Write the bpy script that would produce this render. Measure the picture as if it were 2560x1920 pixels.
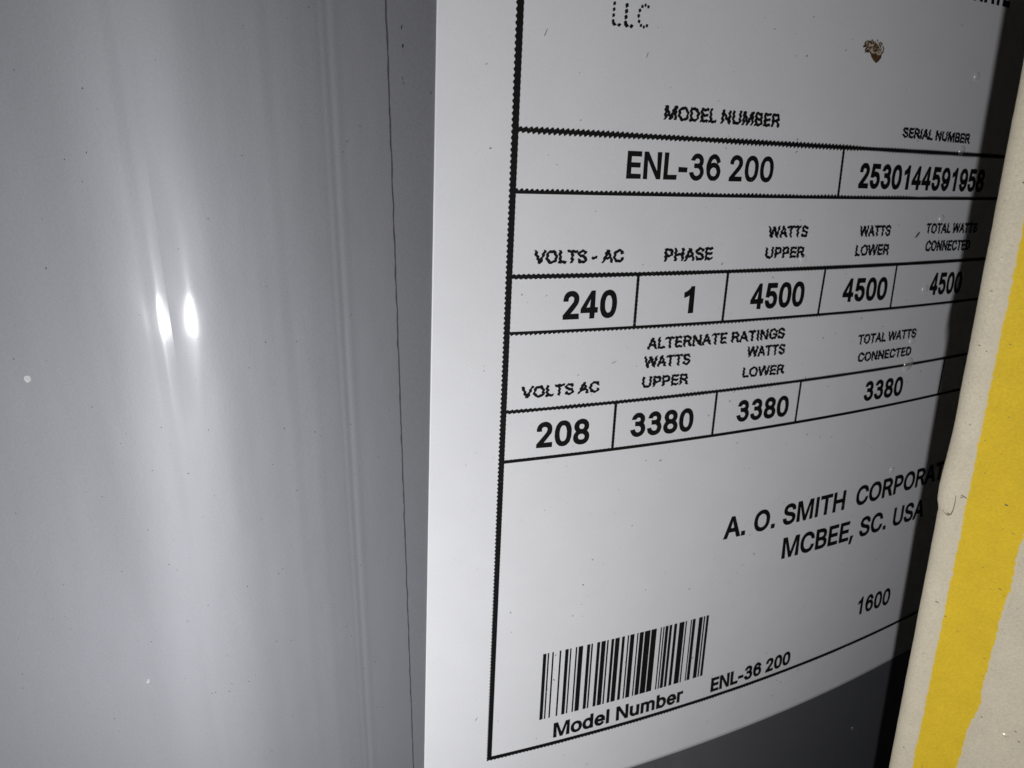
import bpy, bmesh, math, random
from mathutils import Vector, Matrix, noise

for o in list(bpy.data.objects):
    bpy.data.objects.remove(o, do_unlink=True)
scene = bpy.context.scene
col = scene.collection
MM = 0.001
Z0 = 0.95                      # height of the lens above the tank's base
R = 260.0                      # tank radius, mm

# ------------------------------------------------------------------ camera
cam_d = bpy.data.cameras.new("camera")
cam = bpy.data.objects.new("camera", cam_d)
col.objects.link(cam)
yaw, pitch, roll = -0.265580, -0.362201, 0.0444617
fwd = Vector((-math.cos(pitch)*math.cos(yaw), -math.cos(pitch)*math.sin(yaw), math.sin(pitch)))
rgt = Vector((-math.sin(yaw), math.cos(yaw), 0)).normalized()
upv = rgt.cross(fwd)
r2 = rgt*math.cos(roll) + upv*math.sin(roll)
u2 = upv*math.cos(roll) - rgt*math.sin(roll)
m = Matrix((r2, u2, -fwd)).transposed().to_4x4()
m.translation = Vector((0.300645, 0.0, Z0))
cam.matrix_world = m
cam_d.sensor_width = 36.0
cam_d.lens = 1603.877/2560*36.0
cam_d.clip_start = 0.002
cam_d.clip_end = 50.0
scene.camera = cam
cam_d.dof.use_dof = True
cam_d.dof.focus_distance = 0.046
cam_d.dof.aperture_fstop = 170.0

# ------------------------------------------------------------------ world + lamp
world = bpy.data.worlds.new("World")
scene.world = world
world.use_nodes = True
bg = world.node_tree.nodes["Background"]
bg.inputs[0].default_value = (0.9, 0.95, 1.0, 1)
bg.inputs[1].default_value = 0.004

LAMP = Vector((0.343, -0.0366, Z0-0.0329))
AIM = Vector((0.259, -0.014, Z0-0.036))
def led(name, side, w, h, power, tilt):
    d = bpy.data.lights.new(name, 'AREA')
    d.shape = 'ELLIPSE'
    d.size, d.size_y = w*MM, h*MM
    d.energy = power
    d.color = (1.0, 1.0, 1.0)
    d.spread = math.radians(116)
    o = bpy.data.objects.new(name, d)
    col.objects.link(o)
    f = (AIM-LAMP).normalized()
    zax = -f
    xax = Vector((0, 0, 1)).cross(zax).normalized()
    yax = zax.cross(xax)
    mm = Matrix((xax, yax, zax)).transposed().to_4x4() @ Matrix.Rotation(tilt, 4, 'Z')
    mm.translation = LAMP + xax*side*MM
    o.matrix_world = mm
    return o
led("work_light_bar", 0.0, 1.6, 7.0, 0.0405, 0.0)

vs = scene.view_settings
vs.view_transform = 'Standard'
vs.look = 'None'
vs.exposure = 0.0
vs.gamma = 1.0
vs.use_curve_mapping = False

# ------------------------------------------------------------------ materials
def material(name):
    mt = bpy.data.materials.new(name)
    mt.use_nodes = True
    nt = mt.node_tree
    return mt, nt, nt.nodes["Principled BSDF"]
def node(nt, typ, **kw):
    n = nt.nodes.new(typ)
    for k, v in kw.items():
        if k in n.inputs: n.inputs[k].default_value = v
        else: setattr(n, k, v)
    return n
def grain(nt, bsdf, base, scale, amount, scale2=None, amount2=0.0, stretch=(1, 1, 1)):
    """fine paint / paper grain: colour = base * (1 +- amount)"""
    tc = node(nt, 'ShaderNodeTexCoord')
    mp = node(nt, 'ShaderNodeMapping'); mp.inputs['Scale'].default_value = stretch
    nt.links.new(tc.outputs['Object'], mp.inputs['Vector'])
    n1 = node(nt, 'ShaderNodeTexNoise', Scale=scale, Detail=2.0)
    nt.links.new(mp.outputs[0], n1.inputs['Vector'])
    r1 = node(nt, 'ShaderNodeMapRange')
    r1.inputs['From Min'].default_value = 0.25; r1.inputs['From Max'].default_value = 0.75
    r1.inputs['To Min'].default_value = 1-amount; r1.inputs['To Max'].default_value = 1+amount
    nt.links.new(n1.outputs['Fac'], r1.inputs['Value'])
    last = r1.outputs[0]
    if scale2:
        n2 = node(nt, 'ShaderNodeTexNoise', Scale=scale2, Detail=3.0)
        nt.links.new(tc.outputs['Object'], n2.inputs['Vector'])
        q = node(nt, 'ShaderNodeMapRange')
        q.inputs['From Min'].default_value = 0.3; q.inputs['From Max'].default_value = 0.7
        q.inputs['To Min'].default_value = 1-amount2; q.inputs['To Max'].default_value = 1+amount2
        nt.links.new(n2.outputs['Fac'], q.inputs['Value'])
        mu = node(nt, 'ShaderNodeMath', operation='MULTIPLY')
        nt.links.new(last, mu.inputs[0]); nt.links.new(q.outputs[0], mu.inputs[1])
        last = mu.outputs[0]
    vm = node(nt, 'ShaderNodeVectorMath', operation='SCALE')
    vm.inputs[0].default_value = base
    nt.links.new(last, vm.inputs['Scale'])
    nt.links.new(vm.outputs[0], bsdf.inputs['Base Color'])
    return n1, tc
def bump(nt, bsdf, fac, dist, strength=1.0):
    b = node(nt, 'ShaderNodeBump')
    b.inputs['Distance'].default_value = dist
    b.inputs['Strength'].default_value = strength
    nt.links.new(fac, b.inputs['Height'])
    nt.links.new(b.outputs[0], bsdf.inputs['Normal'])

M_jacket, nt, b = material("grey_enamel")
n1, tc = grain(nt, b, (0.090, 0.092, 0.107), 9000.0, 0.16, 220.0, 0.03)
tg = node(nt, 'ShaderNodeTangent', direction_type='RADIAL', axis='Z')
b2 = node(nt, 'ShaderNodeBsdfPrincipled')
nt.links.new(b.inputs['Base Color'].links[0].from_socket, b2.inputs['Base Color'])
for q, rough, an in ((b, 0.69, 0.45), (b2, 0.47, 0.88)):
    q.inputs['Roughness'].default_value = rough
    q.inputs['Anisotropic'].default_value = an
    q.inputs['Anisotropic Rotation'].default_value = 0.25
    q.inputs['IOR'].default_value = 1.95
    q.inputs['Specular Tint'].default_value = (0.94, 0.945, 1.0, 1)
    q.inputs['Specular IOR Level'].default_value = 1.0
    q.inputs['Coat Weight'].default_value = 0.28
    q.inputs['Coat Roughness'].default_value = 0.030 if q is b else 0.09
    nt.links.new(tg.outputs[0], q.inputs['Tangent'])
mx = node(nt, 'ShaderNodeMixShader')
mx.inputs[0].default_value = 0.13
nt.links.new(b.outputs[0], mx.inputs[1]); nt.links.new(b2.outputs[0], mx.inputs[2])
gz = node(nt, 'ShaderNodeBsdfAnisotropic', Roughness=0.15, Anisotropy=0.62, Rotation=0.0)   # lengthwise rolling marks in the enamel
gz.inputs['Color'].default_value = (0.0007, 0.0007, 0.00073, 1)
nt.links.new(tg.outputs[0], gz.inputs['Tangent'])
pl = node(nt, 'ShaderNodeTexNoise', Scale=5200.0, Detail=2.0)             # orange peel
nt.links.new(tc.outputs['Object'], pl.inputs['Vector'])
bp = node(nt, 'ShaderNodeBump'); bp.inputs['Distance'].default_value = 0.0000022
nt.links.new(pl.outputs['Fac'], bp.inputs['Height'])
nt.links.new(bp.outputs[0], b.inputs['Normal']); nt.links.new(bp.outputs[0], b2.inputs['Normal'])
mp2 = node(nt, 'ShaderNodeMapping'); mp2.inputs['Scale'].default_value = (1, 1, 0.22)
nt.links.new(tc.outputs['Object'], mp2.inputs['Vector'])
wp = node(nt, 'ShaderNodeTexNoise', Scale=230.0, Detail=5.0, Roughness=0.6)  # faint wipe marks in the gloss
nt.links.new(mp2.outputs[0], wp.inputs['Vector'])
wr = node(nt, 'ShaderNodeMapRange')
wr.inputs['From Min'].default_value = 0.3; wr.inputs['From Max'].default_value = 0.7
wr.inputs['To Min'].default_value = 0.67; wr.inputs['To Max'].default_value = 0.71
nt.links.new(wp.outputs['Fac'], wr.inputs['Value']); nt.links.new(wr.outputs[0], b.inputs['Roughness'])
ad = node(nt, 'ShaderNodeAddShader')
nt.links.new(mx.outputs[0], ad.inputs[0]); nt.links.new(gz.outputs[0], ad.inputs[1])
nt.links.new(ad.outputs[0], nt.nodes['Material Output'].inputs['Surface'])

M_gap, nt, b = material("seam_dirt")
grain(nt, b, (0.035, 0.035, 0.038), 6000.0, 0.3)
b.inputs['Roughness'].default_value = 0.8

M_edge, nt, b = material("cut_sheet_edge")
grain(nt, b, (0.085, 0.085, 0.092), 6000.0, 0.2)
b.inputs['Roughness'].default_value = 0.75
b.inputs['Specular IOR Level'].default_value = 0.2

M_label, nt, b = material("white_vinyl")
n1, tc = grain(nt, b, (0.785, 0.79, 0.825), 11000.0, 0.035, 300.0, 0.015)
b.inputs['Roughness'].default_value = 0.42

M_ink, nt, b = material("black_thermal_ink")
grain(nt, b, (0.006, 0.006, 0.0065), 9000.0, 0.3)
b.inputs['Roughness'].default_value = 0.5
b.inputs['Specular IOR Level'].default_value = 0.3

M_rust, nt, b = material("brown_rust")
grain(nt, b, (0.095, 0.042, 0.014), 5000.0, 0.5)
b.inputs['Roughness'].default_value = 0.85
M_rust_pale, nt, b = material("pale_rust_tint")
grain(nt, b, (0.50, 0.44, 0.34), 4000.0, 0.25)
b.inputs['Roughness'].default_value = 0.8
M_speck, nt, b = material("grey_dirt")
grain(nt, b, (0.20, 0.19, 0.17), 5000.0, 0.4)
b.inputs['Roughness'].default_value = 0.9
M_dark, nt, b = material("dark_scuff")
grain(nt, b, (0.02, 0.02, 0.022), 5000.0, 0.4)
b.inputs['Roughness'].default_value = 0.8
M_white, nt, b = material("chipped_white_spot")
grain(nt, b, (0.40, 0.40, 0.42), 7000.0, 0.3)
b.inputs['Roughness'].default_value = 0.6

M_paper, nt, b = material("cream_board_paper")
n1, tc = grain(nt, b, (0.82, 0.735, 0.56), 7000.0, 0.10, 500.0, 0.05)
b.inputs['Roughness'].default_value = 0.85
bump(nt, b, n1.outputs['Fac'], 0.00003, 0.5)
M_yellow, nt, b = material("yellow_stripe_paint")
n1, tc = grain(nt, b, (0.95, 0.65, 0.028), 7000.0, 0.09, 600.0, 0.04)
b.inputs['Roughness'].default_value = 0.8
bump(nt, b, n1.outputs['Fac'], 0.00003, 0.5)
at = node(nt, 'ShaderNodeAttribute', attribute_name="cover")          # paint thins out at the stripe's margins
ns = node(nt, 'ShaderNodeTexNoise', Scale=3500.0, Detail=3.0)
nt.links.new(tc.outputs['Object'], ns.inputs['Vector'])
ma = node(nt, 'ShaderNodeMath', operation='MULTIPLY_ADD')
ma.inputs[1].default_value = 1.1
nt.links.new(ns.outputs['Fac'], ma.inputs[0])
sb = node(nt, 'ShaderNodeMath', operation='SUBTRACT'); sb.inputs[1].default_value = 0.55
nt.links.new(at.outputs['Fac'], sb.inputs[0]); nt.links.new(sb.outputs[0], ma.inputs[2])
mr = node(nt, 'ShaderNodeMapRange', interpolation_type='SMOOTHSTEP')
mr.inputs['From Min'].default_value = 0.25; mr.inputs['From Max'].default_value = 0.75
nt.links.new(ma.outputs[0], mr.inputs['Value'])
mc = node(nt, 'ShaderNodeMix', data_type='RGBA')
for q in mc.inputs:
    if q.name == 'A' and q.type == 'RGBA': q.default_value = (0.82, 0.735, 0.56, 1)
    if q.name == 'B' and q.type == 'RGBA': nt.links.new(b.inputs['Base Color'].links[0].from_socket, q)
    if q.name == 'Factor' and q.type == 'VALUE': nt.links.new(mr.outputs[0], q)
nt.links.new([q for q in mc.outputs if q.type == 'RGBA'][0], b.inputs['Base Color'])
M_fibre, nt, b = material("brown_paper_fibre")
grain(nt, b, (0.26, 0.20, 0.12), 5000.0, 0.4)
b.inputs['Roughness'].default_value = 0.9

M_water, nt, b = material("clear_water")
nt.nodes.remove(b)
tr = node(nt, 'ShaderNodeBsdfTransparent'); rf = node(nt, 'ShaderNodeBsdfTranslucent')
rf.inputs[0].default_value = (0.95, 0.95, 0.92, 1)
gl = node(nt, 'ShaderNodeBsdfGlossy', Roughness=0.2)
gl.inputs['Color'].default_value = (0.10, 0.10, 0.10, 1)
m1 = node(nt, 'ShaderNodeMixShader'); m1.inputs[0].default_value = 0.32
m2 = node(nt, 'ShaderNodeAddShader')
nt.links.new(tr.outputs[0], m1.inputs[1]); nt.links.new(rf.outputs[0], m1.inputs[2])
nt.links.new(m1.outputs[0], m2.inputs[0]); nt.links.new(gl.outputs[0], m2.inputs[1])
nt.links.new(m2.outputs[0], nt.nodes['Material Output'].inputs['Surface'])

# ------------------------------------------------------------------ helpers
def cyl(s, z, off=0.0):
    a = s/R
    r = (R+off)*MM
    return (r*math.cos(a), r*math.sin(a), Z0+z*MM)
def mesh_obj(name, verts, faces, mat, parent=None, smooth=True):
    me = bpy.data.meshes.new(name)
    me.from_pydata(verts, [], faces)
    me.update()
    if smooth:
        me.polygons.foreach_set('use_smooth', [True]*len(me.polygons))
    me.materials.append(mat)
    o = bpy.data.objects.new(name, me)
    col.objects.link(o)
    o.parent = parent
    return o
def tag(o, label, cat, group=None):
    o['label'] = label; o['category'] = cat
    if group: o['group'] = group
    return o
def sm(a, b, x):
    t = max(0.0, min(1.0, (x-a)/(b-a)))
    return t*t*(3-2*t)
def grid(name, cols, rows, fn, mat, parent, smooth=True):
    v = [fn(c, r) for r in rows for c in cols]
    n = len(cols)
    f = [(j*n+i, j*n+i+1, (j+1)*n+i+1, (j+1)*n+i) for j in range(len(rows)-1) for i in range(n-1)]
    return mesh_obj(name, v, f, mat, parent, smooth)
def frange(a, b, st):
    n = max(1, int(round((b-a)/st)))
    return [a+(b-a)*i/n for i in range(n+1)]

# ------------------------------------------------------------------ the tank
tank = bpy.data.objects.new("water_heater", None)
col.objects.link(tank)
tank.empty_display_size = 0.1
tag(tank, "grey enamelled steel water heater tank with white rating sticker", "water heater")

HALF = math.pi*R
zrows = [-Z0*1000, -600, -300] + frange(-160, -62, 7.0) + frange(-60, 20, 0.8) + frange(25, 60, 7.0) + [150, 280]
zfine = [-Z0*1000, -600, -300, -160, -120] + frange(-95, 25, 0.25) + [60, 150, 280]

def seam_s(z):
    base = 2.98 + (7.0-z)*0.0131
    w = 0.045*noise.noise(Vector((z*0.9, 3.1, 0.0))) + 0.02*noise.noise(Vector((z*3.7, 9.0, 0.0)))
    return base + w
CREASE = -10.15
def vee(x):
    """shallow lengthwise kink in the rolled sheet: slope +-0.019 dying away on both sides"""
    k, w = (0.030, 1.25) if x < 0 else (0.019, 3.4)
    return math.sqrt(math.pi)/2*(k*w*math.erf(abs(x)/w)-0.019*3.4)
def bend(d, w):
    return d if d > w else (d+w)**2/(4*w)
def joggle(s, z):
    """sheet dips to pass under the overlap; faint press marks beside the dip"""
    lean = -0.008*(z+20)
    t = s - lean*0.5
    h = -0.06*sm(-2.6, 0.9, t)
    h -= 0.007*math.exp(-((t+0.10)/0.13)**2) + 0.004*math.exp(-((t+0.55)/0.10)**2)
    h += 0.006*math.exp(-((t-0.25)/0.20)**2)
    h += 0.0035*math.sin(t*1.25+0.4)*sm(-18, -12, s)*(1-sm(-3, -1, s))
    h += 0.02*noise.noise(Vector((s*0.06, z*0.03, 1.7)))
    h += vee(s-CREASE)*sm(-21, -15, z)*(1-sm(-6, 0, z))
    h += 0.0034*noise.noise(Vector((s*1.3, z*0.55, 4.4)))
    d = -13.6-s                                   # the sheet was rolled in flats: soft bends either side of the kink
    if d > -2.5: h -= 0.028*bend(d, 1.2)*math.exp(-max(0, d)/14)
    d = s+6.8
    if d > -1.6: h -= 0.055*bend(d, 1.6)*math.exp(-max(0, d)/3.6)
    h += 0.0045*noise.noise(Vector((s*1.7, z*0.012, 8.8)))*sm(-8, -6, s)*(1-sm(-0.6, 0.2, s))
    return h
cols_u = frange(-HALF, -60, 6.0) + frange(-58, -30, 1.0) + frange(-29.7, -4, 0.3) + frange(-3.9, 4.6, 0.1)
cl = [s for s in cols_u if s < CREASE-0.02] + [CREASE]
cr = [CREASE] + [s for s in cols_u if s > CREASE+0.02]
v, f = [], []
for part in (cl, cr):                     # the kink keeps a hard edge
    k0, n = len(v), len(part)
    v += [cyl(s, z, joggle(s, z)) for z in zrows for s in part]
    f += [(k0+j*n+i, k0+j*n+i+1, k0+(j+1)*n+i+1, k0+(j+1)*n+i) for j in range(len(zrows)-1) for i in range(n-1)]
mesh_obj("jacket", v, f, M_jacket, tank)
# overlapping sheet: rolled edge at the seam, then the plain wall round to the back
edge = [(0.040, -0.075), (0.010, -0.055), (0.004, -0.036), (0.012, -0.018), (0.026, -0.005), (0.034, 0.0), (0.042, 0.0), (0.25, 0.0)]
tail = frange(0.6, 4.0, 0.4) + frange(5, 90, 1.0) + frange(96, HALF-4.0, 6.0) + [HALF-3.0]
cols_o = list(range(len(edge)+len(tail)))
def over(i, z):
    s0 = seam_s(z)
    if i < len(edge):
        return cyl(s0+edge[i][0], z, edge[i][1])
    s = tail[i-len(edge)]
    return cyl(s+s0*(1-sm(0, 100, s)), z, 0.0)
lap = grid("jacket_overlap", cols_o, zfine, over, M_jacket, tank)
lap.data.materials.append(M_edge)
for i, p in enumerate(lap.data.polygons):
    if i % (len(cols_o)-1) < 6: p.material_index = 1
def gapw(z):
    return 0.052 + 0.040*noise.noise(Vector((z*1.3, 0.0, 5.0)))
grid("seam_gap", [0, 1, 2], [z for z in zfine if -100 < z < 30],
     lambda i, z: cyl(seam_s(z)+(-gapw(z), -0.03, 0.05)[i], z, -0.050), M_gap, tank, False)
# domed lid
rings = [(R, 280), (R+1.5, 282), (R+1.5, 296), (R-4, 304), (R-60, 316), (R-160, 322), (6, 324)]
nn = 96
v = [(r*MM*math.cos(2*math.pi*i/nn), r*MM*math.sin(2*math.pi*i/nn), Z0+z*MM) for r, z in rings for i in range(nn)]
f = [(j*nn+i, j*nn+(i+1) % nn, (j+1)*nn+(i+1) % nn, (j+1)*nn+i) for j in range(len(rings)-1) for i in range(nn)]
mesh_obj("lid", v, f, M_jacket, tank)

# ------------------------------------------------------------------ the sticker
LOFF, TOFF = 0.09, 0.115
def label_left(z):
    return 5.76 + 0.0188*(z-7.1) + 0.012*noise.noise(Vector((z*0.8, 0, 2.0)))
LZ0, LZ1, LS1 = -58.68, 62.0, 82.0
lab_cols = [0, 0.03, 0.08] + frange(0.5, LS1-5.0, 0.8)
def lab(i, z):
    s = label_left(z) + i*(1-0.0)
    off = 0.0 if i == 0 else (LOFF*0.8 if i == 0.03 else LOFF)
    zz = z
    return cyl(s, zz, off)
lrows = [LZ0] + [LZ0+0.02] + frange(LZ0+0.5, LZ1, 1.0)
label = grid("rating_label", lab_cols, lrows,
             lambda i, z: cyl(label_left(z)+i, z, 0.0 if (i == 0 or z == LZ0) else LOFF), M_label, tank)

PITCH = 0.345
def saw(x):
    return x-math.floor(x)
def hline(name, s0, s1, z, th, up, dn, phase=0.0, slope=0.0):
    """printed rule with the toothed edge of a skewed thermal print"""
    v, f = [], []
    n = int((s1-s0)/(PITCH/4))
    for k in range(n+1):
        s = s0+(s1-s0)*k/n
        t = saw(s/PITCH+phase)
        tri_u = (t/0.75 if t < 0.75 else (1-t)/0.25)
        tri_d = 1-tri_u if dn < 0 else tri_u
        hu = th/2 + up*tri_u
        hd = th/2 + abs(dn)*tri_d
        fade = 0.55+0.45*noise.noise(Vector((s*0.4, z, 0)))+0.3
        fade = min(1.0, fade)
        zc = z+slope*(s-s0)
        v += [cyl(s, zc-th/2-(hd-th/2)*fade, TOFF), cyl(s, zc+th/2+(hu-th/2)*fade, TOFF)]
    for k in range(n):
        f.append((2*k, 2*k+2, 2*k+3, 2*k+1))
    return mesh_obj(name, v, f, M_ink, label, False)
def vline(name, s_of_z, z0, z1, th, left, amp=0.03, step=0.06, pitch=PITCH):
    v, f = [], []
    n = int((z1-z0)/step)
    for k in range(n+1):
        z = z0+(z1-z0)*k/n
        s = s_of_z(z)
        t = saw(z/pitch)
        tri = 1-abs(2*t-1)
        v += [cyl(s-th/2-left*tri, z, TOFF), cyl(s+th/2+amp*tri, z, TOFF)]
    for k in range(n):
        f.append((2*k, 2*k+1, 2*k+3, 2*k+2))
    return mesh_obj(name, v, f, M_ink, label, False)
SR = 76.0
# thick left border and bottom border
vline("label_border", lambda z: 10.565+0.0012*(z+20), -52.25, 61.0, 0.36, 0.12)
hline("label_border", 10.30, SR, -52.09, 0.34, 0.03, -0.17, 0.1, -0.002)
# cell rules
hline("ruled_line", 10.7, SR, 0.66, 0.17, 0.16, -0.18, 0.0, -0.004)
hline("ruled_line", 10.7, SR, -3.03, 0.17, 0.22, 0.0, 0.3, -0.001)
hline("ruled_line", 10.7, SR, -8.42, 0.17, 0.14, -0.13, 0.1)
hline("ruled_line", 10.7, SR, -12.29, 0.17, 0.0, -0.15, 0.5, 0.001)
hline("ruled_line", 10.7, SR, -18.16, 0.16, 0.13, -0.13, 0.2, 0.005)
hline("ruled_line", 10.7, SR, -22.16, 0.25, 0.03, 0.0, 0.0, 0.007)
for sa, sb, za, zb in ((36.55, 37.0, -3.05, 0.6), (20.12, 20.25, -12.3, -8.4), (27.72, 27.92, -12.3, -8.4),
                       (37.3, 37.55, -12.25, -8.4), (45.6, 46.15, -12.25, -8.4),
                       (19.42, 19.53, -22.1, -18.15), (28.53, 28.76, -22.05, -18.1), (37.28, 37.62, -22.0, -18.05),
                       (56.45, 57.1, -21.85, -18.0)):
    vline("cell_divider", lambda z, sa=sa, sb=sb, za=za, zb=zb: sb+(sa-sb)*(z-za)/(zb-za), za, zb,
          0.20 if sa < 50 else 0.24, 0.02, 0.03, 0.045, 0.3)

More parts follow.
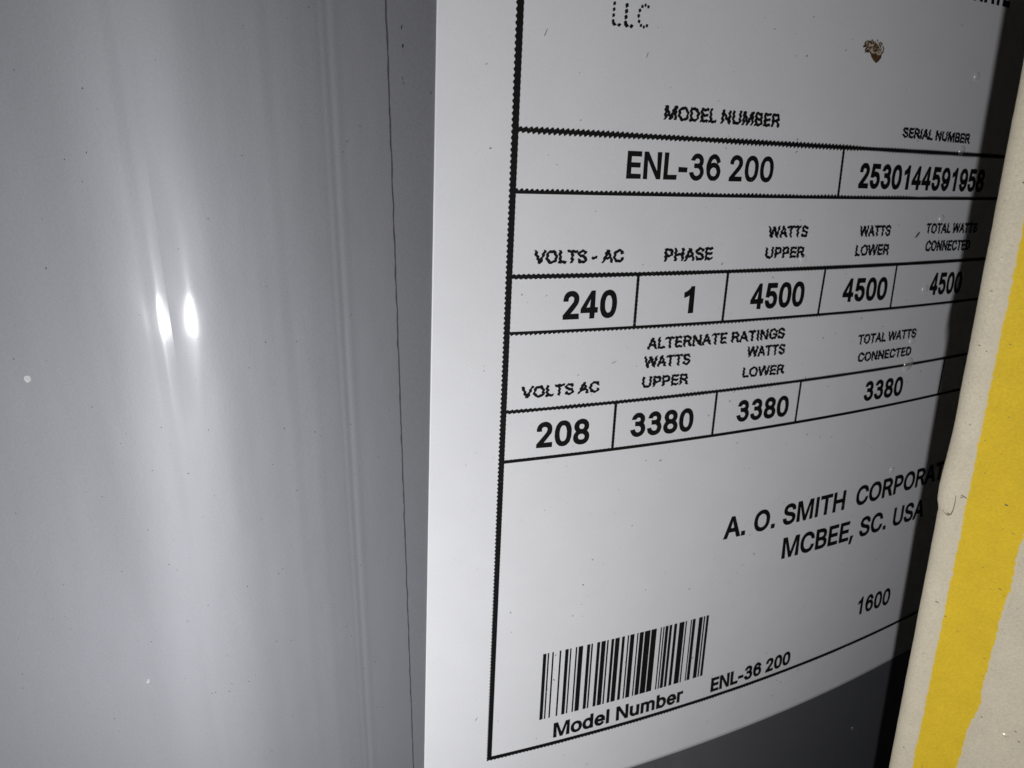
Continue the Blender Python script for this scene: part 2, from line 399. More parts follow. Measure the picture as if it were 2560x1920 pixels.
# upright grotesque capitals and figures, outlines in 1/1000 em (cap height 509)
GLYPHS = {
 ',': (188, '68,71 137,71 84,-119 38,-119'),
 '-': (300, '240,222 50,222 50,162 240,162'),
 '.': (220, '65,0 138,0 138,73 65,73'),
 '0': (453, '227,516 262,512 295,502 323,484 348,461 368,431 384,395 396,353 403,306 405,254 403,202 396,155 384,113 368,77 348,48 323,24 295,7 263,-3 227,-7 191,-3 158,7 130,24 105,48 85,77 69,113 57,155 50,202 48,254 50,306 57,353 69,395 85,431 106,461 130,484 159,502 191,512|250,457 227,460 203,457 182,449 163,435 147,416 134,393 123,365 115,332 111,295 109,254 111,213 115,176 123,144 134,116 147,92 163,74 182,60 203,52 227,50 250,52 271,60 290,74 306,92 320,116 330,144 338,176 342,213 344,254 342,295 338,332 330,365 320,393 306,416 290,435 271,449'),
 '1': (453, '233,0 300,0 300,514 258,514 244,482 208,446 165,416 120,396 120,338 165,354 205,376 233,398'),
 '2': (453, '225,516 254,513 281,507 306,497 328,482 346,465 361,445 372,423 379,398 381,372 380,354 377,336 371,318 363,299 351,280 336,259 317,235 294,209 267,180 153,60 153,57 389,57 389,0 64,0 64,47 234,229 252,248 268,266 282,282 294,298 303,312 311,327 316,341 319,356 320,371 319,389 315,405 308,419 298,431 287,441 273,449 258,455 241,458 224,460 205,458 188,454 172,447 159,438 148,427 139,413 132,398 128,381 127,362 66,362 68,391 75,418 86,442 102,464 121,482 143,496 168,507 196,513'),
 '3': (453, '75,411 86,437 102,461 122,481 147,497 174,508 203,514 233,514 262,509 290,499 315,483 336,464 353,441 364,415 369,387 369,360 363,332 351,307 334,284 312,265 328,277 352,256 371,231 385,203 392,174 394,144 389,114 378,85 361,59 339,36 313,18 284,4 252,-4 219,-6 186,-3 155,7 126,21 100,40 79,64 64,90 54,119 115,127 122,108 133,90 148,75 165,63 184,54 204,49 226,48 247,51 267,57 286,67 302,80 315,96 324,114 330,134 332,154 330,174 323,193 313,211 299,226 283,239 264,248 243,254 222,256 165,256 165,308 220,304 237,305 254,310 269,317 283,327 294,338 302,352 307,366 308,381 306,396 301,410 292,424 281,435 267,444 251,451 235,455 217,456 200,454 183,449 168,442 155,432 145,420 137,406'),
 '4': (453, '255,0 255,118 35,118 35,172 268,509 317,509 317,174 388,174 388,118 317,118 317,0|255,174 255,412 93,174'),
 '5': (453, '67,253 96,509 366,509 366,452 151,452 134,301 136,301 148,311 162,318 178,325 194,330 212,333 229,334 252,332 274,328 294,321 313,311 330,299 345,285 358,269 370,251 379,231 386,210 390,187 391,163 388,132 381,102 369,76 352,52 332,32 309,15 282,3 253,-4 221,-7 192,-5 165,1 140,11 118,25 99,41 83,60 71,82 63,105 60,130 122,130 125,115 130,102 138,89 148,78 160,68 173,60 188,54 204,51 221,50 241,51 259,56 276,64 291,75 304,89 314,104 322,122 326,141 328,162 326,183 321,203 314,221 303,237 290,251 275,262 257,270 238,275 218,277 201,276 184,273 167,268 152,262 139,255 128,246'),
 '6': (453, '382,393 361,433 334,467 304,492 270,509 235,516 200,513 166,500 134,478 105,448 82,410 64,366 52,318 46,268 48,217 56,168 71,121 92,80 118,46 148,19 181,1 282,1 314,15 342,34 366,59 384,87 397,119 402,152 402,186 394,219 380,250 361,277 336,301 307,319 274,331 241,337 206,336 173,328 141,314 113,295 117,334 129,369 144,401 163,426 184,445 207,456 230,459 254,454 277,441 297,421 315,395 330,363|341,165 339,188 332,209 322,229 308,247 291,261 271,272 250,279 228,281 206,279 185,272 165,261 148,247 134,229 124,209 117,188 115,165 117,142 124,121 134,101 148,83 165,69 185,58 206,51 228,49 250,51 271,58 291,69 308,83 322,101 332,121 339,142'),
 '7': (453, '62,509 391,509 391,449 165,0 97,0 323,448 323,452 62,452'),
 '8': (453, '226,516 255,514 282,508 306,498 328,485 346,469 361,450 373,429 379,405 382,380 379,354 372,330 359,308 343,289 323,276 300,267 300,265 319,260 335,252 351,241 365,228 377,212 387,195 395,176 399,156 401,135 398,109 391,84 378,62 362,42 341,25 317,11 289,1 259,-5 226,-7 193,-5 163,1 136,11 111,25 91,42 74,62 62,84 54,109 52,135 53,156 58,176 65,195 75,212 87,228 101,241 117,252 134,260 153,265 153,267 129,276 109,289 93,308 80,330 73,354 70,380 73,405 79,429 90,450 106,469 124,485 146,498 170,508 197,514|226,460 208,459 192,455 177,449 164,442 153,432 145,420 138,407 134,392 133,376 134,359 138,344 145,330 154,318 165,308 178,300 193,294 209,291 226,290 244,291 260,294 274,300 287,308 298,318 307,330 314,344 318,359 319,376 318,392 314,407 308,420 299,432 288,442 275,449 260,455 244,459|226,235 206,234 187,230 169,223 154,213 140,202 130,189 122,173 117,157 115,139 117,121 121,106 129,91 139,79 152,69 167,60 185,54 205,50 226,49 248,50 267,54 285,60 300,69 313,79 323,91 331,106 335,121 337,139 335,157 330,173 322,189 312,202 298,213 283,223 265,230 247,234'),
 '9': (453, '71,116 92,76 119,42 149,17 183,0 218,-7 253,-4 287,9 319,31 348,61 371,99 389,143 401,191 407,241 405,292 397,341 382,388 361,429 335,463 305,490 272,508 171,508 139,494 111,475 87,450 69,422 56,390 51,357 51,323 59,290 73,259 92,232 117,208 146,190 179,178 212,172 247,173 280,181 312,195 340,214 336,175 324,140 309,108 290,83 269,64 246,53 223,50 199,55 176,68 156,88 138,114 123,146|112,344 114,321 121,300 131,280 145,262 162,248 182,237 203,230 225,228 247,230 268,237 288,248 305,262 319,280 329,300 336,321 338,344 336,367 329,388 319,408 305,426 288,440 268,451 247,458 225,460 203,458 182,451 162,440 145,426 131,408 121,388 114,367'),
 'A': (480, '12,0 201,509 276,509 466,0 396,0 342,150 137,150 83,0|158,207 321,207 238,445'),
 'B': (456, '60,0 60,509 241,509 274,507 304,501 329,491 350,477 367,461 381,442 390,421 396,398 398,374 397,353 393,336 387,320 378,307 368,295 356,286 343,278 329,272 315,267 315,262 331,260 347,254 363,245 378,234 391,220 402,203 411,184 416,161 418,136 416,111 410,88 400,67 386,48 368,31 344,18 317,8 284,2 247,0|240,452 125,452 125,285 238,285 256,287 273,290 288,296 302,304 314,314 323,326 330,340 335,355 336,372 333,393 326,412 313,429 294,442 270,449|248,231 125,231 125,57 245,57 281,60 309,67 330,80 344,96 353,115 355,137 354,153 350,169 342,184 333,197 320,209 306,218 289,225 269,229'),
 'C': (510, '267,516 293,514 317,511 340,504 362,496 383,485 402,471 419,456 435,438 448,418 459,397 467,373 473,348 408,348 404,365 397,380 389,395 380,407 369,418 357,428 344,437 330,444 315,449 300,453 284,455 267,456 237,453 209,445 184,432 161,414 141,391 125,364 113,332 106,295 103,254 106,213 113,177 125,145 141,117 161,94 184,76 210,63 237,56 267,53 284,54 300,56 315,60 330,65 344,72 357,81 369,90 380,102 389,114 397,128 404,144 408,160 473,160 467,135 459,112 448,91 435,71 420,53 402,38 383,24 363,13 341,5 317,-2 293,-6 267,-7 225,-3 186,7 150,25 119,49 92,79 70,115 53,157 44,203 40,254 44,305 53,352 70,393 92,429 119,459 150,484 186,501 225,512'),
 'D': (502, '60,0 235,0 278,5 320,19 358,43 392,75 420,113 440,157 453,205 457,254 453,304 440,352 420,396 392,434 358,466 320,490 278,504 235,509 60,509|125,57 230,57 261,61 291,72 319,90 343,115 363,145 378,179 387,216 390,254 387,293 378,330 363,364 343,394 319,419 291,437 261,448 230,452 125,452'),
 'E': (419, '60,0 60,509 372,509 372,452 125,452 125,286 355,286 355,229 125,229 125,57 375,57 375,0'),
 'G': (520, '265,516 291,514 316,510 340,504 363,494 384,483 403,469 421,453 436,436 449,416 460,395 468,373 474,349 408,349 402,365 395,379 387,393 378,406 368,417 356,427 344,436 330,443 315,448 300,453 283,455 265,456 236,453 209,445 183,432 160,414 141,392 125,364 113,332 106,295 103,254 106,213 113,177 125,145 141,117 161,95 184,76 210,63 238,56 269,53 296,55 322,61 345,71 365,85 382,102 396,123 407,147 413,173 415,202 434,199 283,199 283,256 478,256 478,200 475,160 466,124 451,91 431,62 406,38 377,19 344,5 308,-4 269,-7 225,-3 185,7 149,25 118,49 91,79 69,116 53,157 43,203 40,254 43,305 53,352 69,393 91,429 117,459 149,484 184,501 223,512'),
 'H': (517, '60,509 125,509 125,289 392,289 392,509 457,509 457,0 392,0 392,232 125,232 125,0 60,0'),
 'I': (200, '68,0 133,0 133,509 68,509'),
 'L': (393, '60,509 125,509 125,57 361,57 361,0 60,0'),
 'M': (628, '60,0 60,509 160,509 314,95 468,509 568,509 568,0 503,0 503,425 345,0 283,0 125,425 125,0'),
 'N': (523, '60,0 60,509 132,509 396,108 396,509 463,509 463,0 391,0 127,402 127,0'),
 'O': (533, '267,516 309,512 348,501 384,484 415,459 442,429 464,393 480,352 490,305 493,254 490,203 480,157 464,115 442,79 415,49 384,25 348,7 309,-3 267,-7 225,-3 186,7 150,25 119,49 92,79 70,115 53,157 44,203 40,254 44,305 53,352 70,393 92,429 119,459 150,484 186,501 225,512|267,456 237,453 210,445 184,433 161,415 142,392 125,364 113,332 106,295 103,254 106,213 113,176 125,144 142,117 161,94 184,76 210,63 237,55 267,53 296,55 324,63 349,76 372,94 392,116 408,144 420,176 428,213 430,254 428,295 420,332 408,365 392,392 372,415 349,433 324,446 296,453'),
 'P': (445, '60,0 60,509 240,509 273,506 304,497 333,483 359,463 380,440 395,413 405,383 408,353 405,323 395,293 380,266 359,243 333,223 304,209 273,200 240,197 125,197 125,0|125,254 235,254 256,256 276,262 295,271 311,283 325,298 335,315 341,334 343,353 341,372 335,391 325,408 311,423 295,435 276,444 256,450 235,452 125,452'),
 'R': (479, '60,0 60,509 250,509 283,506 315,498 344,484 370,465 391,443 406,417 415,389 418,360 414,331 404,304 387,279 365,257 339,239 458,0 378,0 262,222 125,222 125,0|125,278 245,278 266,280 286,285 305,293 321,303 335,317 345,332 351,348 353,365 351,382 345,398 335,413 321,427 305,437 286,445 266,450 245,452 125,452'),
 'S': (447, '227,516 259,514 289,508 316,498 340,484 360,468 377,449 390,427 398,403 401,378 337,378 332,402 320,421 302,437 280,449 254,456 225,459 204,457 185,454 167,448 152,440 139,430 129,418 121,405 117,391 115,376 117,359 122,345 131,334 142,324 155,315 169,308 184,302 198,297 212,293 264,279 279,275 295,270 312,264 328,256 344,248 359,238 372,226 384,213 395,198 402,180 407,161 408,139 406,112 399,87 386,64 370,43 349,25 323,11 294,0 261,-7 224,-9 188,-7 156,-1 128,9 102,23 81,40 64,60 51,83 42,109 38,137 104,137 108,118 114,102 123,88 136,76 150,66 166,59 185,53 204,50 224,49 246,50 267,54 286,60 303,69 317,79 329,92 338,106 344,122 346,139 344,154 340,168 332,179 322,189 310,197 296,205 280,211 263,217 245,222 184,239 145,253 112,269 86,289 67,313 56,341 52,372 54,400 62,425 75,448 92,468 113,484 138,498 165,508 195,514'),
 'T': (449, '32,509 417,509 417,452 257,452 257,0 193,0 193,452 32,452'),
 'U': (517, '60,509 124,509 124,178 126,155 132,133 141,113 153,95 169,80 187,68 208,59 232,53 259,52 285,53 309,59 331,68 349,80 364,95 377,113 385,133 391,155 393,178 393,509 457,509 457,173 454,140 446,108 433,80 414,55 391,33 363,15 332,2 297,-6 259,-8 220,-6 186,2 154,15 126,33 103,55 85,80 71,108 63,140 60,173'),
 'V': (480, '5,509 75,509 240,75 405,509 475,509 277,0 203,0'),
 'W': (686, '15,509 82,509 178,95 300,509 386,509 508,95 604,509 671,509 545,0 472,0 343,428 214,0 141,0'),
 'b': (424, '55,0 55,509 118,509 130,351 159,370 190,382 222,387 255,384 286,373 315,355 341,330 362,300 377,266 387,229 390,190 387,151 377,114 362,80 341,50 315,25 286,7 255,-4 222,-7 190,-2 159,10 130,29 115,0|325,190 323,217 317,244 308,268 295,289 279,306 261,319 242,327 222,330 202,327 183,319 165,306 149,289 136,268 127,244 121,217 119,190 121,163 127,136 136,112 149,91 165,74 183,61 202,53 222,50 242,53 261,61 279,74 295,91 308,112 317,136 323,163'),
 'd': (424, '369,0 369,509 306,509 294,351 265,370 234,382 202,387 169,384 138,373 109,355 83,330 62,300 47,266 37,229 34,190 37,151 47,114 62,80 83,50 109,25 138,7 169,-4 202,-7 234,-2 265,10 294,29 309,0|99,190 101,217 107,244 116,268 129,289 145,306 163,319 182,327 202,330 222,327 241,319 259,306 275,289 288,268 297,244 303,217 305,190 303,163 297,136 288,112 275,91 259,74 241,61 222,53 202,50 182,53 163,61 145,74 129,91 116,112 107,136 101,163'),
 'e': (404, '376,165 376,190 373,228 364,264 348,298 328,327 303,352 275,370 244,382 211,386 179,383 148,373 119,356 93,333 71,304 55,271 45,236 40,198 42,160 50,123 64,89 83,59 107,33 135,13 166,0 198,-6 230,-4 262,4 291,20 318,42 340,69 293,104 279,84 262,69 243,58 223,51 202,50 182,54 162,63 145,77 129,95 116,116 107,140 102,166|102,222 108,239 118,265 131,287 147,306 166,320 187,329 208,332 229,329 250,320 269,306 285,287 298,265 308,239 314,222'),
 'l': (185, '60,0 125,0 125,509 60,509'),
 'm': (610, '55,0 55,382 115,382 115,338 128,369 150,381 174,389 198,392 223,390 247,383 269,371 288,355 312,347 331,365 354,378 380,388 407,392 435,391 461,384 486,373 508,357 526,338 539,315 547,291 550,265 550,0 488,0 488,260 487,275 482,289 475,302 465,313 454,322 440,329 426,334 411,335 396,334 382,329 368,322 357,313 347,302 340,289 335,275 334,260 334,0 272,0 272,260 271,275 266,289 259,302 249,313 238,322 224,329 210,334 195,335 180,334 166,329 152,322 141,313 131,302 124,289 119,275 118,260 118,0'),
 'o': (415, '207,384 241,382 271,374 299,360 323,341 343,318 359,291 371,260 379,225 381,187 379,150 371,116 359,85 343,58 323,35 299,16 271,3 241,-5 207,-8 174,-5 144,3 117,16 93,35 72,58 56,85 44,116 37,150 34,187 37,225 44,260 56,291 72,318 93,341 117,360 144,374 174,382|207,330 184,328 163,321 145,310 130,296 118,278 108,258 102,236 98,212 96,187 98,163 102,139 108,117 118,97 130,80 145,66 163,55 184,49 207,46 231,49 252,55 270,66 285,80 298,97 307,117 314,139 318,163 319,187 318,212 314,236 307,258 298,278 285,296 270,310 252,321 231,328'),
 'r': (262, '55,0 55,382 115,382 115,318 138,354 154,369 173,381 193,388 215,390 243,388 243,322 205,328 188,327 171,323 156,318 143,310 132,301 124,291 119,280 117,268 117,0'),
 'u': (415, '50,382 50,150 50,150 53,120 61,90 73,63 91,39 112,20 136,5 162,-4 189,-7 216,-4 242,4 298,48 298,0 360,0 360,382 298,382 298,160 296,139 291,119 282,100 271,84 257,70 241,60 223,54 205,52 187,54 169,60 153,70 139,84 128,100 119,119 114,139 112,160 112,382'),
 ' ': (188, ''),
}

def lean(s):
    """the sticker was stuck on slightly racked: uprights lean more towards its right side"""
    return 0.0 if s < 10 else 0.0042*(s-10)
def signed_area(p):
    return 0.5*sum(p[i][0]*p[(i+1) % len(p)][1]-p[(i+1) % len(p)][0]*p[i][1] for i in range(len(p)))
def inside(pt, poly):
    x, y = pt; c = False
    for i in range(len(poly)):
        (x1, y1), (x2, y2) = poly[i], poly[i-1]
        if (y1 > y) != (y2 > y) and x < (x2-x1)*(y-y1)/(y2-y1)+x1: c = not c
    return c
def outline_ribbon(p, d, v, f):
    """ink spread: a band of half-width d along the closed outline p"""
    n, k0 = len(p), len(v)
    for i in range(n):
        a, b_, c = Vector(p[i-1]), Vector(p[i]), Vector(p[(i+1) % n])
        e1 = (b_-a).normalized(); e2 = (c-b_).normalized()
        n1 = Vector((e1.y, -e1.x)); n2 = Vector((e2.y, -e2.x))
        k = n1+n2
        if k.length < 0.3: k = n1
        k.normalize()
        k *= d/max(0.6, k.dot(n1))
        v += [(b_.x+k.x, b_.y+k.y), (b_.x-k.x, b_.y-k.y)]
    for i in range(n):
        j = (i+1) % n
        f.append((k0+2*i, k0+2*i+1, k0+2*j+1, k0+2*j))
def printed(body, style, s0, s1, z, h, drop=0.0, bold=None):
    d = {'c': 0.047, 'v': 0.098, 'b': 0.080}[style] if bold is None else bold
    loops, x = [], 0.0
    for ch in body:
        adv, txt = GLYPHS[ch]
        gl = [[tuple(map(float, q.split(','))) for q in part.split()] for part in txt.split('|') if part]
        for i, p in enumerate(gl):
            hole = any(j != i and inside(p[0], gl[j]) for j in range(len(gl)))
            if (signed_area(p) > 0) == hole: p = p[::-1]
            loops.append([(x+a, b_) for a, b_ in p])
        x += adv
    xs = [a for p in loops for a, b_ in p]
    x0, x1 = min(xs), max(xs)
    kx = (s1-s0-2*d)/(x1-x0); ky = (h-2*d)/509.0
    seed = (z*3.7+s0) % 10
    cu = bpy.data.curves.new("print", 'CURVE')
    cu.dimensions = '2D'; cu.fill_mode = 'FRONT'
    rv, rf_ = [], []
    for p in loops:
        p = [(s0+d+(a-x0)*kx, z+d+b_*ky) for a, b_ in p]
        if style == 'c':                      # dense outline, then the zigzag of a skewed thermal print
            q = []
            for i in range(len(p)):
                a, b_ = Vector(p[i]), Vector(p[(i+1) % len(p)])
                n = max(1, int((b_-a).length/0.04))
                q += [tuple(a.lerp(b_, k/n)) for k in range(n)]
            p = []
            for s, zz in q:
                t = saw(zz/0.29+0.3*noise.noise(Vector((s*0.8, seed, 0))))
                ds = 0.10*(1-abs(2*t-1))-0.05 + 0.05*noise.noise(Vector((s*4, zz*6, seed)))
                t2 = saw(s/PITCH)
                dz = 0.07*(1-abs(2*t2-1))-0.035 + 0.03*noise.noise(Vector((s*6, zz*3, seed+4)))
                p.append((s+ds, zz+dz))
        else:
            p = [(s+0.02*noise.noise(Vector((s*5, zz*6, 1))), zz+0.02*noise.noise(Vector((s*6, zz*5, 7)))) for s, zz in p]
        outline_ribbon(p, d, rv, rf_)
        sp = cu.splines.new('POLY')
        sp.points.add(len(p)-1)
        for i, (a, b_) in enumerate(p): sp.points[i].co = (a, b_, 0, 1)
        sp.use_cyclic_u = True
    o = bpy.data.objects.new("print", cu)
    col.objects.link(o)
    dg = bpy.context.evaluated_depsgraph_get()
    me = bpy.data.meshes.new_from_object(o.evaluated_get(dg))
    bpy.data.objects.remove(o, do_unlink=True)
    bpy.data.curves.remove(cu)
    k0 = len(me.vertices)
    pts = [(q.co.x, q.co.y, TOFF) for q in me.vertices] + [(a, b_, TOFF+0.003) for a, b_ in rv]
    fcs = [tuple(q.vertices) for q in me.polygons] + [tuple(k0+i for i in q) for q in rf_]
    bpy.data.meshes.remove(me)
    pts = [cyl(a-lean(a)*(b_-z), b_+drop*(a-s0)/(s1-s0), o_) for a, b_, o_ in pts]
    return mesh_obj("printed_text", pts, fcs, M_ink, label, False)
TEXTS = [
 ("MODEL NUMBER", "c", 20.73, 30.14, 1.68, 0.87, -0.05),
 ("ENL-36 200", "v", 18.38, 30.33, -2.03, 1.72, 0.0, 0.070),
 ("SERIAL NUMBER", "c", 42.45, 50.86, 1.48, 0.75, -0.16),
 ("2530144591958", "v", 38.87, 54.63, -2.32, 1.84, -0.17),
 ("VOLTS - AC", "c", 12.20, 18.83, -7.58, 0.89, 0.02),
 ("PHASE", "c", 22.07, 26.12, -7.58, 0.93, 0.05),
 ("240", "v", 14.55, 18.69, -11.49, 2.00, 0.0),
 ("1", "v", 24.22, 25.12, -11.46, 2.02, 0.0),
 ("ALTERNATE RATINGS", "c", 21.53, 34.43, -14.10, 0.90, 0.05),
 ("WATTS", "c", 21.45, 25.53, -15.53, 0.90, -0.02),
 ("UPPER", "c", 21.50, 25.63, -17.15, 0.90, -0.03),
 ("WATTS", "c", 30.86, 34.70, -6.00, 0.87, 0.02),
 ("UPPER", "c", 30.92, 34.80, -7.54, 0.86, 0.0),
 ("WATTS", "c", 40.23, 43.82, -6.05, 0.87, 0.03),
 ("LOWER", "c", 40.24, 44.22, -7.58, 0.90, 0.0),
 ("TOTAL WATTS", "c", 48.26, 55.55, -5.92, 0.86, -0.05),
 ("CONNECTED", "c", 48.80, 55.20, -7.43, 0.92, -0.08),
 ("4500", "v", 30.32, 35.71, -11.46, 2.02, 0.0),
 ("4500", "v", 39.94, 45.26, -11.38, 1.98, -0.08),
 ("4500", "v", 50.99, 55.72, -11.40, 2.02, -0.1),
 ("TOTAL WATTS", "c", 43.12, 50.81, -15.33, 0.90, 0.0),
 ("CONNECTED", "c", 43.63, 50.80, -16.99, 0.89, -0.06),
 ("WATTS", "c", 30.88, 34.78, -15.40, 0.90, -0.03),
 ("LOWER", "c", 30.81, 35.14, -17.13, 0.88, -0.06),
 ("VOLTS AC", "c", 11.81, 17.94, -17.20, 0.90, 0.03),
 ("208", "v", 13.17, 17.47, -21.28, 2.08, -0.05),
 ("3380", "v", 20.99, 26.72, -21.23, 2.03, -0.1),
 ("3380", "v", 31.00, 36.55, -21.08, 1.94, -0.12),
 ("3380", "v", 45.71, 51.07, -21.00, 1.97, -0.08),
 ("A. O. SMITH", "v", 31.96, 46.99, -32.80, 2.30, 0.06, 0.096),
 ("CORPORATION", "v", 48.55, 67.6, -32.74, 2.30, 0.22, 0.096),
 ("MCBEE, SC. USA", "v", 39.70, 61.31, -36.72, 2.45, -0.28, 0.096),
 ("1600", "v", 54.07, 59.87, -48.05, 2.50, -0.36),
 ("ENL-36 200", "v", 33.98, 44.63, -51.52, 1.90, 0.1),
 ("Model Number", "b", 16.61, 30.60, -51.46, 1.80, -0.02),
 ("WATE", "v", 46.3, 51.15, 11.2, 2.0, 0.0),
]
for t in TEXTS:
    printed(t[0], t[1], t[2], t[3], t[4], t[5], t[6], t[7] if len(t) > 7 else None)

# top line: a worn print head left only slanted dashes of each stroke
def dashes(strokes, wd):
    v, f = [], []
    for (a, b_, c, d) in strokes:
        t = Vector((c-a, d-b_)).normalized()
        n = Vector((-t.y, t.x))*wd/2
        k0 = len(v)
        mid = ((a+c)/2, (b_+d)/2)
        v += [cyl(a, b_, TOFF), cyl(mid[0]+n.x, mid[1]+n.y, TOFF), cyl(c, d, TOFF), cyl(mid[0]-n.x, mid[1]-n.y, TOFF),
              cyl(a*0.7+c*0.3+n.x*0.9, b_*0.7+d*0.3+n.y*0.9, TOFF), cyl(a*0.7+c*0.3-n.x*0.9, b_*0.7+d*0.3-n.y*0.9, TOFF)]
        f.append((k0, k0+5, k0+3, k0+2, k0+1, k0+4))
    mesh_obj("printed_text", v, f, M_ink, label, False)
def ell_letter(s0):
    st = []
    for k in range(4):
        z1 = 8.02-k*0.31
        st.append((s0+0.10, z1, s0-0.02, z1-0.30 if s0 > 17 else z1-0.24))
    return st + [(s0-0.02, 6.84, s0+0.32, 6.80), (s0+0.33, 6.76, s0+0.62, 6.86)]
cee = []
for k in range(9):
    a0, a1 = math.radians(50+k*30), math.radians(50+k*30+26)
    cee.append((18.55+0.42*math.cos(a0), 7.42+0.60*math.sin(a0), 18.55+0.42*math.cos(a1), 7.42+0.60*math.sin(a1)))
dashes(ell_letter(16.42), 0.20)
dashes(ell_letter(17.25), 0.24)
dashes(cee, 0.21)

BARS = [15.02, 15.28, 15.45, 15.54, 15.87, 15.97, 16.56, 16.67, 17.09, 17.36, 17.54, 17.63, 18.08, 18.18, 18.36, 18.74,
 19.17, 19.43, 19.58, 19.69, 20.15, 20.4, 20.57, 20.95, 21.13, 21.24, 21.56, 21.79, 21.95, 22.35, 22.63, 22.87, 23.2,
 23.3, 23.47, 23.85, 24.17, 24.26, 24.44, 24.82, 24.97, 25.52, 25.66, 26.18, 26.64, 26.73, 26.92, 27.01, 27.16, 27.44,
 27.6, 27.84, 28.11, 28.38, 28.68, 29.19, 29.36, 29.46, 29.94, 30.02, 30.15, 30.44, 30.86, 31.24, 31.4, 31.52, 31.71, 31.95]
v, f = [], []
for k in range(0, len(BARS), 2):
    a, c = BARS[k]-0.022, BARS[k+1]+0.022
    sh = lambda x: x+0.09+(x-15.02)*0.028
    n = len(v)
    v += [cyl(sh(a), -48.8, TOFF), cyl(sh(c), -48.8, TOFF), cyl(c, -41.22, TOFF), cyl(a, -41.22, TOFF)]
    f.append((n, n+1, n+2, n+3))
mesh_obj("barcode", v, f, M_ink, label, False)

# ------------------------------------------------------------------ stains and dirt on the sticker
rng = random.Random(11)
def blob(v, f, s, z, rs, rz, ang, place, n=8, rough=0.3):
    k0 = len(v)
    for i in range(n):
        a = 2*math.pi*i/n
        q = 1+rough*(rng.random()-0.5)*2
        x, y = rs*q*math.cos(a), rz*q*math.sin(a)
        v.append(place(s+x*math.cos(ang)-y*math.sin(ang), z+x*math.sin(ang)+y*math.cos(ang)))
    f.append(tuple(range(k0, k0+n)))
on_label = lambda s, z: cyl(s, z, TOFF+0.006)
v, f = [], []
core = [(37.10, 6.92), (37.45, 6.86), (37.62, 6.93), (37.95, 6.80), (38.28, 6.85), (38.32, 6.68), (38.12, 6.42), (37.92, 6.29), (37.62, 6.42), (37.32, 6.64)]
v += [on_label(s, z) for s, z in core]; f.append(tuple(range(len(core))))
for k in range(170):
    t = rng.random()
    s = 36.35+1.75*rng.random()
    z = 6.9+rng.random()*0.95
    if (s-37.3)**2/0.9+(z-7.25)**2/0.25 > 1: continue
    blob(v, f, s, z, 0.03+0.07*rng.random(), 0.025+0.04*rng.random(), rng.random()*3, on_label, 6, 0.4)
for k in range(14):                       # dark rim on the right side
    a = k/13
    blob(v, f, 38.22+0.14*math.sin(a*3.1), 6.85+0.55*a, 0.06, 0.05, 1.2, on_label, 6, 0.4)
blob(v, f, 31.39, 6.24, 0.05, 0.07, 0.3, on_label, 6, 0.4)
mesh_obj("rust_stain", v, f, M_rust, label, False)
v, f = [], []
tint = [(36.55, 7.45), (36.8, 7.62), (37.3, 7.6), (37.9, 7.45), (38.22, 7.2), (38.30, 6.9), (38.0, 6.4), (37.5, 6.6), (37.1, 6.95), (36.75, 7.2)]
v = [cyl(s, z, TOFF+0.002) for s, z in tint]
mesh_obj("rust_tint", v, [tuple(range(len(tint)))], M_rust_pale, label, False)
v, f = [], []
blob(v, f, 47.27, -6.02, 0.34, 0.11, 0.95, on_label, 8, 0.25)
mesh_obj("rust_chip", v, f, M_rust, label, False)
v, f = [], []
for k in range(330):                      # short slanted dirt flecks over the whole sticker
    s = 6.5+rng.random()**0.85*52; z = -57+rng.random()*70
    big = rng.random()
    l = 0.025+0.05*big**3
    blob(v, f, s, z, l*1.5, l*0.7, 0.7+0.7*(rng.random()-0.5), on_label, 6, 0.4)
for s, z, l, a in ((21.0, -13.9+0.0, 0.0, 0), (18.9, -14.9, 0.28, 0.5), (19.0, 5.3, 0.22, 1.3), (12.2, 6.0, 0.25, 1.1),
                   (16.2, -41.6, 0.12, 0.6), (16.2, -44.4, 0.13, 2.2), (15.6, -45.5, 0.25, 1.2), (9.2, -47.0, 0.22, 1.0)):
    if l: blob(v, f, s, z, l, 0.03, a, on_label, 6, 0.3)
specks = mesh_obj("dirt_specks", v, f, M_speck, label, False)
specks['kind'] = 'stuff'

# marks on the bare jacket
jk = bpy.data.objects["jacket"]; jo = bpy.data.objects["jacket_overlap"]
on_over = lambda s, z: cyl(s, z, 0.006)
for s, z, a, b_ in ((3.80, 5.64, 0.035, 0.13), (3.86, 4.72, 0.05, 0.12), (3.82, 3.05, 0.02, 0.07), (3.86, 2.8, 0.02, 0.06), (5.42, 2.4, 0.02, 0.09)):
    v, f = [], []
    blob(v, f, s, z, a, b_, -0.1, on_over, 8, 0.25)
    mesh_obj("scuff_mark", v, f, M_dark, jo, False)
v, f = [], []
for k in range(160):
    s = -24+rng.random()*27; z = -50+rng.random()*58
    l = 0.012+0.02*rng.random()
    blob(v, f, s, z, l, l*1.6, rng.random(), lambda s, z: cyl(s, z, joggle(s, z)+0.008), 5, 0.4)
o = mesh_obj("dirt_specks", v, f, M_dark, jk, False); o['kind'] = 'stuff'
for s, z, a, b_ in ((-18.42, -14.35, 0.20, 0.22), (-15.30, -37.94, 0.10, 0.22)):
    v, f = [], []
    blob(v, f, s, z, a, b_, -0.5, lambda s, z: cyl(s, z, joggle(s, z)+0.01), 9, 0.22)
    mesh_obj("paint_chip", v, f, M_white, jk, False)

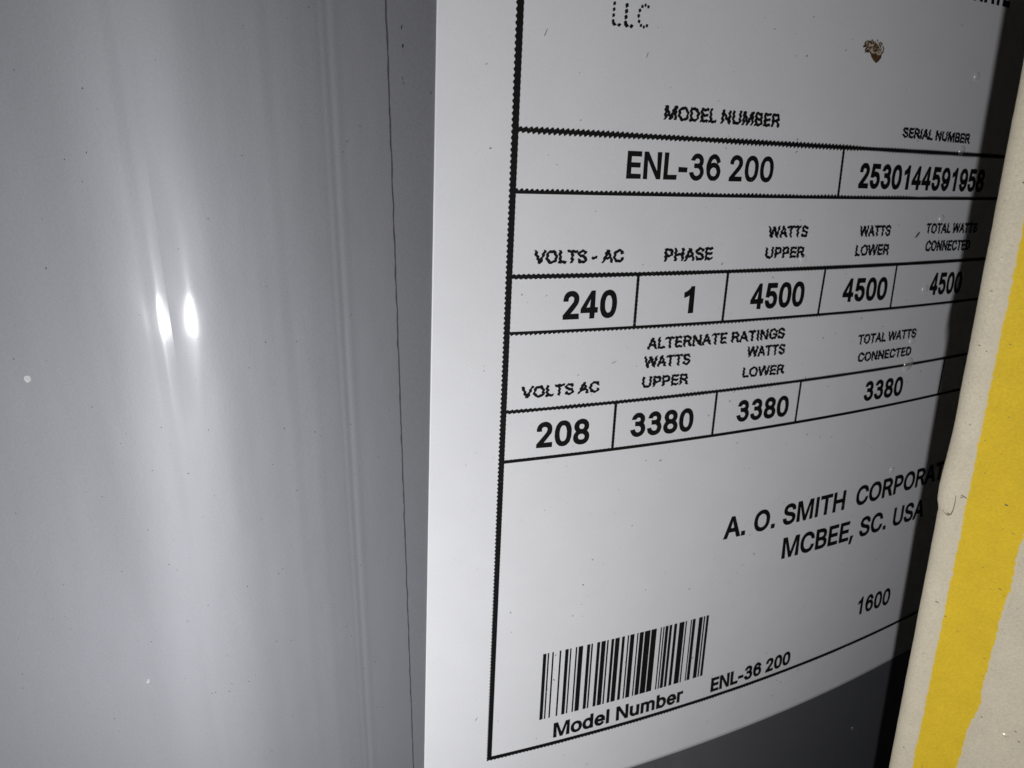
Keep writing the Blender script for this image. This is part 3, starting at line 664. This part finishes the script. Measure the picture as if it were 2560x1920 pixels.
# ------------------------------------------------------------------ wallboard leaning beside the tank
P0 = Vector((275.509, 30.240, 0.0)); D = Vector((0.055782, -0.206292, 0.976899))
N = Vector((0.529707, -0.823259, -0.204095)); U = Vector((0.846345, 0.528855, 0.063352))
BS = 0.757                                         # board's own unit, mm
EDGE_R = 1.15
def bd(u, v, w):
    p = P0+(U*u+D*v+N*w)*BS
    return (p.x*MM, p.y*MM, Z0+p.z*MM)
board = bpy.data.objects.new("gypsum_board", None)
col.objects.link(board)
board.empty_display_size = 0.05
tag(board, "cream paper-faced gypsum board with a yellow stripe, leaning beside the tank", "gypsum board")
TH = 7.5
def flap(v):
    return sm(-27.0, -25.6, v)*(1-sm(-25.0, -18.5, v))
def face_w(u, v):
    """outer height of the board's paper at distance u from the edge"""
    lump = 0.05*noise.noise(Vector((u*0.25, v*0.08, 0.3)))*sm(0.5, 3, u)
    return EDGE_R*0.75 + lump + 0.10*flap(v)*(1-sm(0.6, 1.5, u))
prof = []
for k in range(9):
    a = math.pi/2*k/8
    prof.append((EDGE_R*(1-math.sin(a)), EDGE_R*(math.cos(a)-1)))
prof = prof[::-1]                                  # side tangent -> face
cols_b = list(range(len(prof)+40))
uface = frange(EDGE_R+0.2, 12, 0.35) + frange(13, 45, 4)
cols_b = [('b', 0)] + [('p', i) for i in range(len(prof))] + [('f', u) for u in uface] + [('e', 0)]
def board_pt(c, v):
    wob = 0.035*noise.noise(Vector((v*0.35, 2.0, 0)))+0.015*noise.noise(Vector((v*1.9, 6.0, 0)))
    k, i = c
    if k == 'b': return bd(wob, v, -TH)
    if k == 'e': return bd(45, v, -TH)
    if k == 'p':
        u, w = prof[::-1][::-1][i]
        sh = -0.45*flap(v)*(1-u/EDGE_R)
        return bd(u+wob+sh*0.4, v, face_w(u, v)+w+0.10*flap(v))
    return bd(i, v, face_w(i, v)+0.10*flap(v)*(1-sm(1.2, 1.9, i)))
prof = sorted(prof, key=lambda q: q[0])
vrows = [-200, -150] + frange(-110, 40, 0.5) + [90, 140]
grid("board_core", cols_b, vrows, board_pt, M_paper, board)
def ywob(v, k):
    return 0.09*noise.noise(Vector((v*0.30, k, 0)))+0.05*noise.noise(Vector((v*1.4, k, 3)))+0.03*noise.noise(Vector((v*5.0, k, 8)))
def yl(v): return 1.70-0.0062*v+ywob(v, 1.0)
def yr(v): return 5.62-0.25*sm(-46.5, -49.0, v)+0.12*math.exp(-((v+45.5)/1.2)**2)+1.3*ywob(v, 5.0)
ycols = [-0.05, -0.02, 0.01, 0.04, 0.08] + [i/12 for i in range(2, 11)] + [0.92, 0.96, 0.99, 1.02, 1.05]
def ypt(t, v):
    u = yl(v)+(yr(v)-yl(v))*t
    return bd(u, v, face_w(u, v)+0.10*flap(v)*(1-sm(1.2, 1.9, u))+0.02)
yrows = frange(-105, 38, 0.25)
stripe = grid("yellow_stripe", ycols, yrows, ypt, M_yellow, board)
cov = stripe.data.attributes.new("cover", 'FLOAT', 'POINT')
cov.data.foreach_set("value", [max(0.0, min(1.0, min(t+0.04, 1.04-t)/0.08)) for _ in yrows for t in ycols])
# torn paper flap outline and a nick beside the stripe
def ribbon(name, pts, wd, mat):
    v, f = [], []
    P = []
    for (a, b_), (c, d) in zip(pts, pts[1:]):
        for k in range(4):
            P.append((a+(c-a)*k/4, b_+(d-b_)*k/4))
    P.append(pts[-1])
    for i, (u, vv) in enumerate(P):
        q = P[min(i+1, len(P)-1)]; pq = P[max(i-1, 0)]
        t = Vector((q[0]-pq[0], q[1]-pq[1])).normalized()
        n = Vector((-t.y, t.x))
        w_ = wd*(0.55+0.45*math.sin(math.pi*i/(len(P)-1)))
        for sgn in (-1, 1):
            uu, v2 = u+n.x*w_*sgn, vv+n.y*w_*sgn
            base = EDGE_R-math.sqrt(max(0.0, EDGE_R**2-(EDGE_R-min(uu, EDGE_R))**2)) if uu < EDGE_R else 0.0
            v.append(bd(uu, v2, face_w(uu, v2)-base+0.10*flap(v2)*(1-sm(1.2, 1.9, uu))+0.03))
    for i in range(len(P)-1):
        f.append((2*i, 2*i+1, 2*i+3, 2*i+2))
    return mesh_obj(name, v, f, mat, board, False)
ribbon("paper_tear", [(0.22, -26.06), (0.47, -26.48), (0.84, -26.7), (1.05, -26.43), (1.14, -25.84), (1.16, -25.11), (1.12, -24.53)], 0.035, M_fibre)
ribbon("paper_tear", [(1.45, -24.40), (1.62, -24.5), (1.82, -24.62)], 0.045, M_fibre)
ribbon("paper_tear", [(0.22, -20.6), (0.24, -21.0), (0.28, -21.4)], 0.05, M_fibre)
v, f = [], []
for k in range(300):
    u = 0.5+rng.random()*11; vv = -66+rng.random()*72
    l = 0.018+0.06*rng.random()**4
    base = EDGE_R-math.sqrt(max(0.0, EDGE_R**2-(EDGE_R-min(u, EDGE_R))**2)) if u < EDGE_R else 0.0
    blob(v, f, u, vv, l*1.7, l*0.8, -0.25+0.5*(rng.random()-0.5),
         lambda a, b_: bd(a, b_, face_w(a, b_)-base+0.10*flap(b_)*(1-sm(1.2, 1.9, a))+0.03), 6, 0.4)
o = mesh_obj("paper_fibres", v, f, M_fibre, board, False); o['kind'] = 'stuff'

# ------------------------------------------------------------------ water droplets
def dome(name, frame, ra, rb, h, label_txt, group):
    """lens of water: flat on the surface, round cap; frame(x, y, w) -> point"""
    bm = bmesh.new()
    nr, ns = 8, 24
    rings = []
    for i in range(nr):
        a = math.pi/2*i/nr
        rr, hh = math.cos(a)**0.9, math.sin(a)
        ring = []
        for k in range(ns):
            t = 2*math.pi*k/ns
            wob = 1+0.06*noise.noise(Vector((math.cos(t)*1.5, math.sin(t)*1.5, ra*9)))
            ring.append(bm.verts.new(frame(ra*rr*wob*math.cos(t), rb*rr*wob*math.sin(t), h*hh)))
        rings.append(ring)
    top = bm.verts.new(frame(0, 0, h))
    bot = rings[0]
    for i in range(nr-1):
        for k in range(ns):
            bm.faces.new((rings[i][k], rings[i][(k+1) % ns], rings[i+1][(k+1) % ns], rings[i+1][k]))
    for k in range(ns):
        bm.faces.new((rings[-1][k], rings[-1][(k+1) % ns], top))
    bm.faces.new(bot[::-1])
    bmesh.ops.recalc_face_normals(bm, faces=bm.faces[:])
    me = bpy.data.meshes.new(name)
    bm.to_mesh(me); bm.free()
    for p in me.polygons: p.use_smooth = len(p.vertices) < 6
    me.materials.append(M_water)
    o = bpy.data.objects.new(name, me)
    col.objects.link(o)
    return tag(o, label_txt, "water droplet", group)
DROPS = [(49.43, 6.28, 0.34, 0.36, 0.22, "clear water droplet high on the sticker, right of the rust stain"),
 (50.04, 0.77, 0.38, 0.42, 0.26, "clear water droplet below the caption SERIAL NUMBER, on the ruled line"),
 (49.85, -4.68, 0.34, 0.36, 0.22, "clear water droplet just above the upper caption TOTAL WATTS"),
 (34.76, -7.63, 0.36, 0.36, 0.12, "flat water droplet over the end of the word UPPER"),
 (50.21, -10.77, 0.42, 0.40, 0.25, "clear water droplet touching the rightmost number 4500"),
 (50.41, -15.65, 0.36, 0.34, 0.22, "clear water droplet under the end of the lower caption TOTAL WATTS"),
 (50.75, -17.95, 0.62, 0.72, 0.34, "largest water droplet, sitting across a ruled line above number 3380"),
 (52.94, -29.43, 0.34, 0.36, 0.22, "clear water droplet above the company name line on the sticker"),
 (60.49, -68.25, 0.26, 0.30, 0.20, "small water droplet on dark jacket below the sticker's bottom edge")]
for s, z, ra, rb, h, lb in DROPS:
    base = LOFF-0.03 if z > -58 else -0.03
    dome("water_droplet", (lambda s, z, base: lambda x, y, w: cyl(s+x, z+y, base+w))(s, z, base), ra, rb, h, lb, "water droplets")
for u, vv, ra, rb, h, lb in ((7.75, -47.75, 0.62, 0.50, 0.22, "upper of two water droplets on the cream board"),
                             (7.35, -53.25, 0.60, 0.50, 0.22, "lower of two water droplets on the cream board, by the yellow stripe")):
    w0 = face_w(u, vv)-0.05
    dome("water_droplet", (lambda u, vv, w0: lambda x, y, w: bd(u+x, vv+y, w0+w))(u, vv, w0), ra, rb, h, lb, "water droplets")
